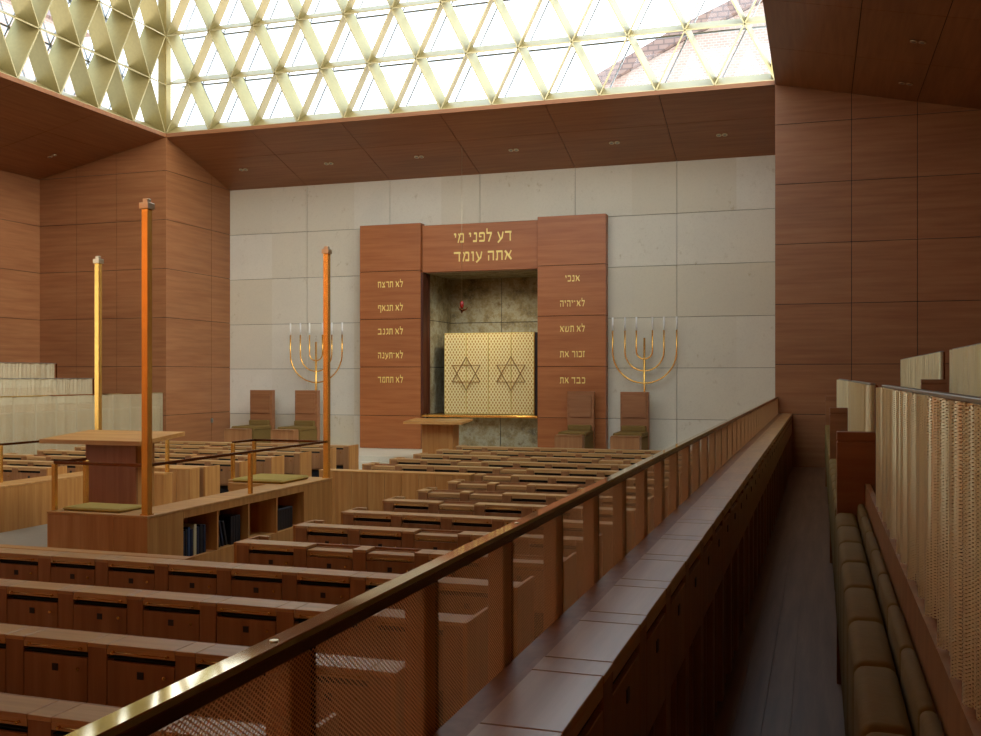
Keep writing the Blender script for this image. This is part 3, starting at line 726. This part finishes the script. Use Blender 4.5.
m = MB(); m.box(XL-.05, XL, YB, YF-.001, MF, GF+.03); struct(m.build('wall_gallery_left', [bimawood]))
# left gallery desk ledge and screens
m = MB(); m.box(-15.62, -15.42, 6, YF-.02, GF, -.78, 0, .003); m.box(-15.64, -15.40, 6, YF-.02, -.78, -.75, 1, .003)
tag(m.build('gallery_desk', [bimawood, topwood_y]), 'pale desk ledge seen behind the left gallery screen', 'desk')
def screen_block(X, ya, yb, z0, z1, label, mat, seed, base=0, cat='screen', group=None, cap=True):
    e = empty('mesh_screen', (X, ya, base)); tag(e, label, cat, group)
    Ln = yb-ya
    wavy(Ln, z0-base, z1-base, .022, .26, seed, .0125, .013, .085).build('mesh_curtain', [mat], e)
    m = MB(); m.box(.018, .04, 0, Ln, z0-base-.02, z1-base+.0); 
    m = MB(); m.box(.0, .03, 0, Ln, z1-base, z1-base+.012, 0, .002); m.build('top_bar', [lockm], e)
    m = MB()
    for q in (0, Ln-.03): m.box(.03, .045, q, q+.03, z0-base-.02, z1-base)
    m.build('upright', [bronze], e)
    m = MB(); m.box(.005, .05, 0, Ln, GF-base if X < .4 and X > -16.5 else GF+.36-base, z0-base-.03, 0, .003); m.build('backboard', [pewwood], e)
    return e
screen_block(-16.39, 6.5, 19.8, -.62, -.06, 'pale woven screen behind the left gallery seats, lower tier', mesh_left, 5)
screen_block(-17.55, 6.5, 19.9, -.27, .30, 'pale woven screen on the upper tier of the left gallery', mesh_left, 8)
# right gallery seats
XS = .29
screen_block(XS, .9, 5.25, -.62, -.055, 'shimmering woven mesh screen behind the olive seats, nearest the camera', mesh_seat, 11, group='mesh screens of the right gallery')
screen_block(XS, 6.42, 10.2, -.62, -.055, 'woven mesh screen behind the middle seat block of the right gallery', mesh_seat, 12, group='mesh screens of the right gallery')
screen_block(XS, 11.3, 16.4, -.62, -.055, 'farthest lower woven mesh screen on the right gallery', mesh_seat, 13, group='mesh screens of the right gallery')
screen_block(1.45, 6.5, 12.6, -.27, .30, 'raised upper-tier mesh screen cut by the right edge of the picture', mesh_seat, 14, group='mesh screens of the right gallery')
screen_block(1.45, 13.7, 19.9, -.27, .30, 'raised upper-tier mesh screen standing free before the front wood wall', mesh_seat, 15, group='mesh screens of the right gallery')
def board(x0, x1, y0, y1, z0, z1, label, name='end_panel'):
    e = MB(); e.box(x0, x1, y0, y1, z0, z1-.06, 0, .004); e.box(x0, x1, y0, y1, z1-.05, z1, 0, .003); e.box(x0+.005, x1-.005, y0+.01, y1, z1-.06, z1-.05)
    tag(e.build(name, [wallwood]), label, 'panel', 'end panels of the right gallery seat blocks'); 
board(.10, .325, 6.29, 6.40, GF, -.33, 'tall wooden end panel closing the nearest block of olive seats')
board(.10, .325, 10.34, 10.45, GF, -.31, 'wooden end panel closing the middle block of gallery seats')
board(.10, .325, 17.44, 17.55, GF, -.33, 'farthest wooden end panel at the aisle of the right gallery')
board(1.16, 1.44, 13.0, 13.1, GF+.36, -.04, 'wooden end panel of the upper tier between two raised screens')
m = MB(); m.box(.33, .35, 5.27, 6.28, GF, -.08, 0, .003); tag(m.build('filler_board', [wallwood]), 'dark wooden board filling the gap between two mesh screens', 'board')
# bench carcass and folding seats
def bench(ya, yb, label):
    m = MB(); m.box(.255, .275, ya, yb, GF, -.765, 0, .003)
    m.prism([(.275,ya,-.765),(.285,ya,-.63),(.258,ya,-.63),(.256,ya,-.765)], (0,yb-ya,0), 0)
    o = m.build('seat_bench', [pewwood]); tag(o, label, 'bench', 'bench backs of the right gallery'); return o
bench(.3, 6.285, 'wooden bench back carrying the nearest olive folding seats')
bench(6.42, 10.33, 'wooden bench back carrying the middle olive folding seats')
bench(10.47, 17.42, 'wooden bench back carrying the farthest olive folding seats')
def rbox(x0, x1, y0, y1, z0, z1, r=.03):
    """softly rounded upholstered block"""
    bm = bmesh.new(); bmesh.ops.create_cube(bm, size=1)
    for v in bm.verts: v.co = Vector(((v.co.x+.5)*(x1-x0)+x0, (v.co.y+.5)*(y1-y0)+y0, (v.co.z+.5)*(z1-z0)+z0))
    bmesh.ops.bevel(bm, geom=bm.edges[:], offset=r, segments=4, affect='EDGES', profile=.5)
    me = bpy.data.meshes.new('c'); bm.to_mesh(me); bm.free()
    for p in me.polygons: p.use_smooth = True
    return me
seat_me = rbox(.0, .115, .006, UW-.006, -.55, 0, .032); back_me = rbox(0, .04, .006, UW-.006, -.36, 0, .018)
seat_me.materials.append(olive); back_me.materials.append(olive)
ped = MB(); ped.box(.13, .17, UW/2-.03, UW/2+.03, 0, -1.34-GF); ped = ped.build('pedestal', [bronze]); COL.objects.unlink(ped)
def folding_seat(y, label, group):
    e = empty('folding_seat', (.0, y, GF)); tag(e, label, 'seat', group)
    o = bpy.data.objects.new('seat_cushion', seat_me); COL.objects.link(o); o.parent = e; o.location = (.091, 0, -.80-GF); 
    inst(ped, e, (0, 0, 0)); b = bpy.data.objects.new('back_cushion', back_me); COL.objects.link(b); b.parent = e; b.location = (.213, 0, -.745-GF); b.rotation_euler = (0, .0, 0)
for i in range(8): folding_seat(6.27-UW*(i+1), 'olive upholstered folding seat, %s from the nearest tall end panel' % oo[i], 'olive folding seats of the nearest block')
for i in range(7): folding_seat(10.32-UW*(i+1)+.02, 'olive folding seat of the middle block, %s before its end panel' % oo[i], 'olive folding seats of the middle block')
for i in range(12): folding_seat(17.42-UW*(i+1), 'olive folding seat of the farthest gallery block', 'olive folding seats of the farthest block')
# ------------------------------------------------------------------ downlights
def downlight(x, y, z, ax, label):
    e = empty('downlight', (x, y, z)); e.rotation_euler = ax; tag(e, label, 'ceiling lamp', 'recessed downlights')
    for s_ in (-.065, .065):
        m = MB(); m.tube([(s_,0,-.015),(s_,0,.0)], .06, 16); c = m.build('ring', [metal_l], e)
        m = MB(); m.tube([(s_,0,-.02),(s_,0,-.012)], .035, 16); m.build('lens', [lockm], c)
an = math.atan2(ZH-ZL, YS-YF)
for i, x in enumerate([-14.18, -11.73, -9.28, -6.87, -4.46, -2.05]):
    yy_ = 22.84; downlight(x, yy_, ZH-(yy_-YF)*(ZH-ZL)/(YS-YF)-.005, (-an, 0, 0), 'twin recessed downlight in the ark side ceiling, %s from the left' % oo[i])
an2 = math.atan2(ZH-ZL, XL-XWL)
downlight(-17.7, 19.95, ZH-(XL+17.7)*(ZH-ZL)/(XL-XWL)-.005, (0, -an2, 0), 'twin recessed downlight in the dark left ceiling')
for i, (x, y) in enumerate([(1.51, 17.48), (1.51, 19.9)]):
    downlight(x, y, ZH-(x-XR)*(ZH-ZL)/(XWR-XR)-.005, (0, an2, 0), 'twin recessed downlight in the right ceiling, %s' % ('nearer the camera' if i == 0 else 'nearer the front wall'))
# ------------------------------------------------------------------ buildings outside
b1 = empty('brick_house', (0, 0, 0)); tag(b1, 'brick gabled house seen through the glazing above the ark right side', 'building')
m = MB(); m.prism([(-12,58,-12),(4,58,-12),(4,58,22),(-2,58,21.2),(-7.5,58,19),(-12,58,16.9)], (0,10,0)); m.build('wall', [brick], b1)
m = MB(); m.prism([(-12.4,57.6,16.7),(-7.6,57.6,19.0),(-1.9,57.6,21.3),(-1.9,57.6,22.1),(-7.7,57.6,19.8),(-12.4,57.6,17.5)], (0,10.8,0)); m.build('roof', [rooft], b1)
b2 = empty('brick_house', (0, 0, 0)); tag(b2, 'brick building seen through the left lattice window', 'building')
m = MB(); m.box(-52, -42, 14, 50, -12, 20.5); m.build('wall', [brick], b2)
m = MB(); m.prism([(-52.5,13.6,20.5),(-41.6,13.6,20.5),(-47,13.6,24)], (0,36.8,0)); m.build('roof', [rooft], b2)
# ------------------------------------------------------------------ world, camera
w = bpy.data.worlds.new('sky'); S.world = w; w.use_nodes = True; nt = w.node_tree
bg = nt.nodes['Background']
tc = nt.nodes.new('ShaderNodeTexCoord'); sep = nt.nodes.new('ShaderNodeSeparateXYZ'); nt.links.new(tc.outputs['Generated'], sep.inputs[0])
rp = nt.nodes.new('ShaderNodeValToRGB'); nt.links.new(sep.outputs[2], rp.inputs[0])
rp.color_ramp.elements[0].position = 0; rp.color_ramp.elements[0].color = (1, .97, .9, 1); rp.color_ramp.elements[1].position = .6; rp.color_ramp.elements[1].color = (.66, .82, 1, 1)
nt.links.new(rp.outputs[0], bg.inputs[0])
mr = nt.nodes.new('ShaderNodeMapRange'); nt.links.new(sep.outputs[0], mr.inputs[0]); mr.inputs[1].default_value = -1; mr.inputs[2].default_value = 1; mr.inputs[3].default_value = 2.0; mr.inputs[4].default_value = 4.2
nt.links.new(mr.outputs[0], bg.inputs[1])
sun = bpy.data.lights.new('sun', 'SUN'); sun.energy = 2.2; sun.angle = math.radians(45); sun.color = (1, .95, .86)
so = bpy.data.objects.new('sun', sun); COL.objects.link(so)
sd = Vector((-.85, .2, -.55)).normalized()       # travelling direction: from behind right, high
so.rotation_euler = sd.to_track_quat('-Z', 'Y').to_euler()
# added warm spots out of view, lighting the rear wall for brass reflections and fill
for x, en in ((-17.5, 1500), (-14.5, 1700), (-11, 900), (-6, 500), (-2.5, 450), (1.2, 400)):
    l = bpy.data.lights.new('added_warm_spot', 'SPOT'); l.energy = en; l.color = (1, .78, .48); l.spot_size = 1.9; l.spot_blend = .8; l.shadow_soft_size = .1
    lo = bpy.data.objects.new('added_warm_spot', l); COL.objects.link(lo); lo.location = (x, -1.6, ZL-.1); lo.rotation_euler = Vector((0, -.7, -1)).to_track_quat('-Z', 'Y').to_euler()
l = bpy.data.lights.new('niche_spot', 'SPOT'); l.energy = 90; l.color = (1, .9, .7); l.spot_size = 2.3; l.spot_blend = .8; l.shadow_soft_size = .15
lo = bpy.data.objects.new('niche_spot', l); COL.objects.link(lo); lo.location = (-8.0, 23.72, 2.5); lo.rotation_euler = Vector((0, .75, -1.7)).to_track_quat('-Z', 'Y').to_euler()
cam = bpy.data.cameras.new('camera'); co = bpy.data.objects.new('camera', cam); COL.objects.link(co); S.camera = co
F = 1007.5; yaw = math.atan(328.5/F)
cam.sensor_width = 36; cam.sensor_fit = 'HORIZONTAL'; cam.lens = 36*F/981; cam.shift_y = (368-376)/981*-1*-1*-1
co.location = (0, 0, 0); co.rotation_euler = (math.pi/2, 0, yaw); cam.clip_start = .05; cam.clip_end = 500
# lift everything from eye-relative heights to heights above the main floor
for o in list(COL.objects):
    if o.parent is None: o.location.z += EYE
S.view_settings.view_transform = 'Standard'; S.view_settings.look = 'None'; S.view_settings.gamma = 1; S.view_settings.exposure = 0.35
S.view_settings.use_curve_mapping = False
S.cycles.caustics_reflective = False; S.cycles.caustics_refractive = False; S.cycles.max_bounces = 10; S.cycles.diffuse_bounces = 5; S.cycles.transparent_max_bounces = 24; S.cycles.sample_clamp_indirect = 4
S.cycles.use_denoising = True
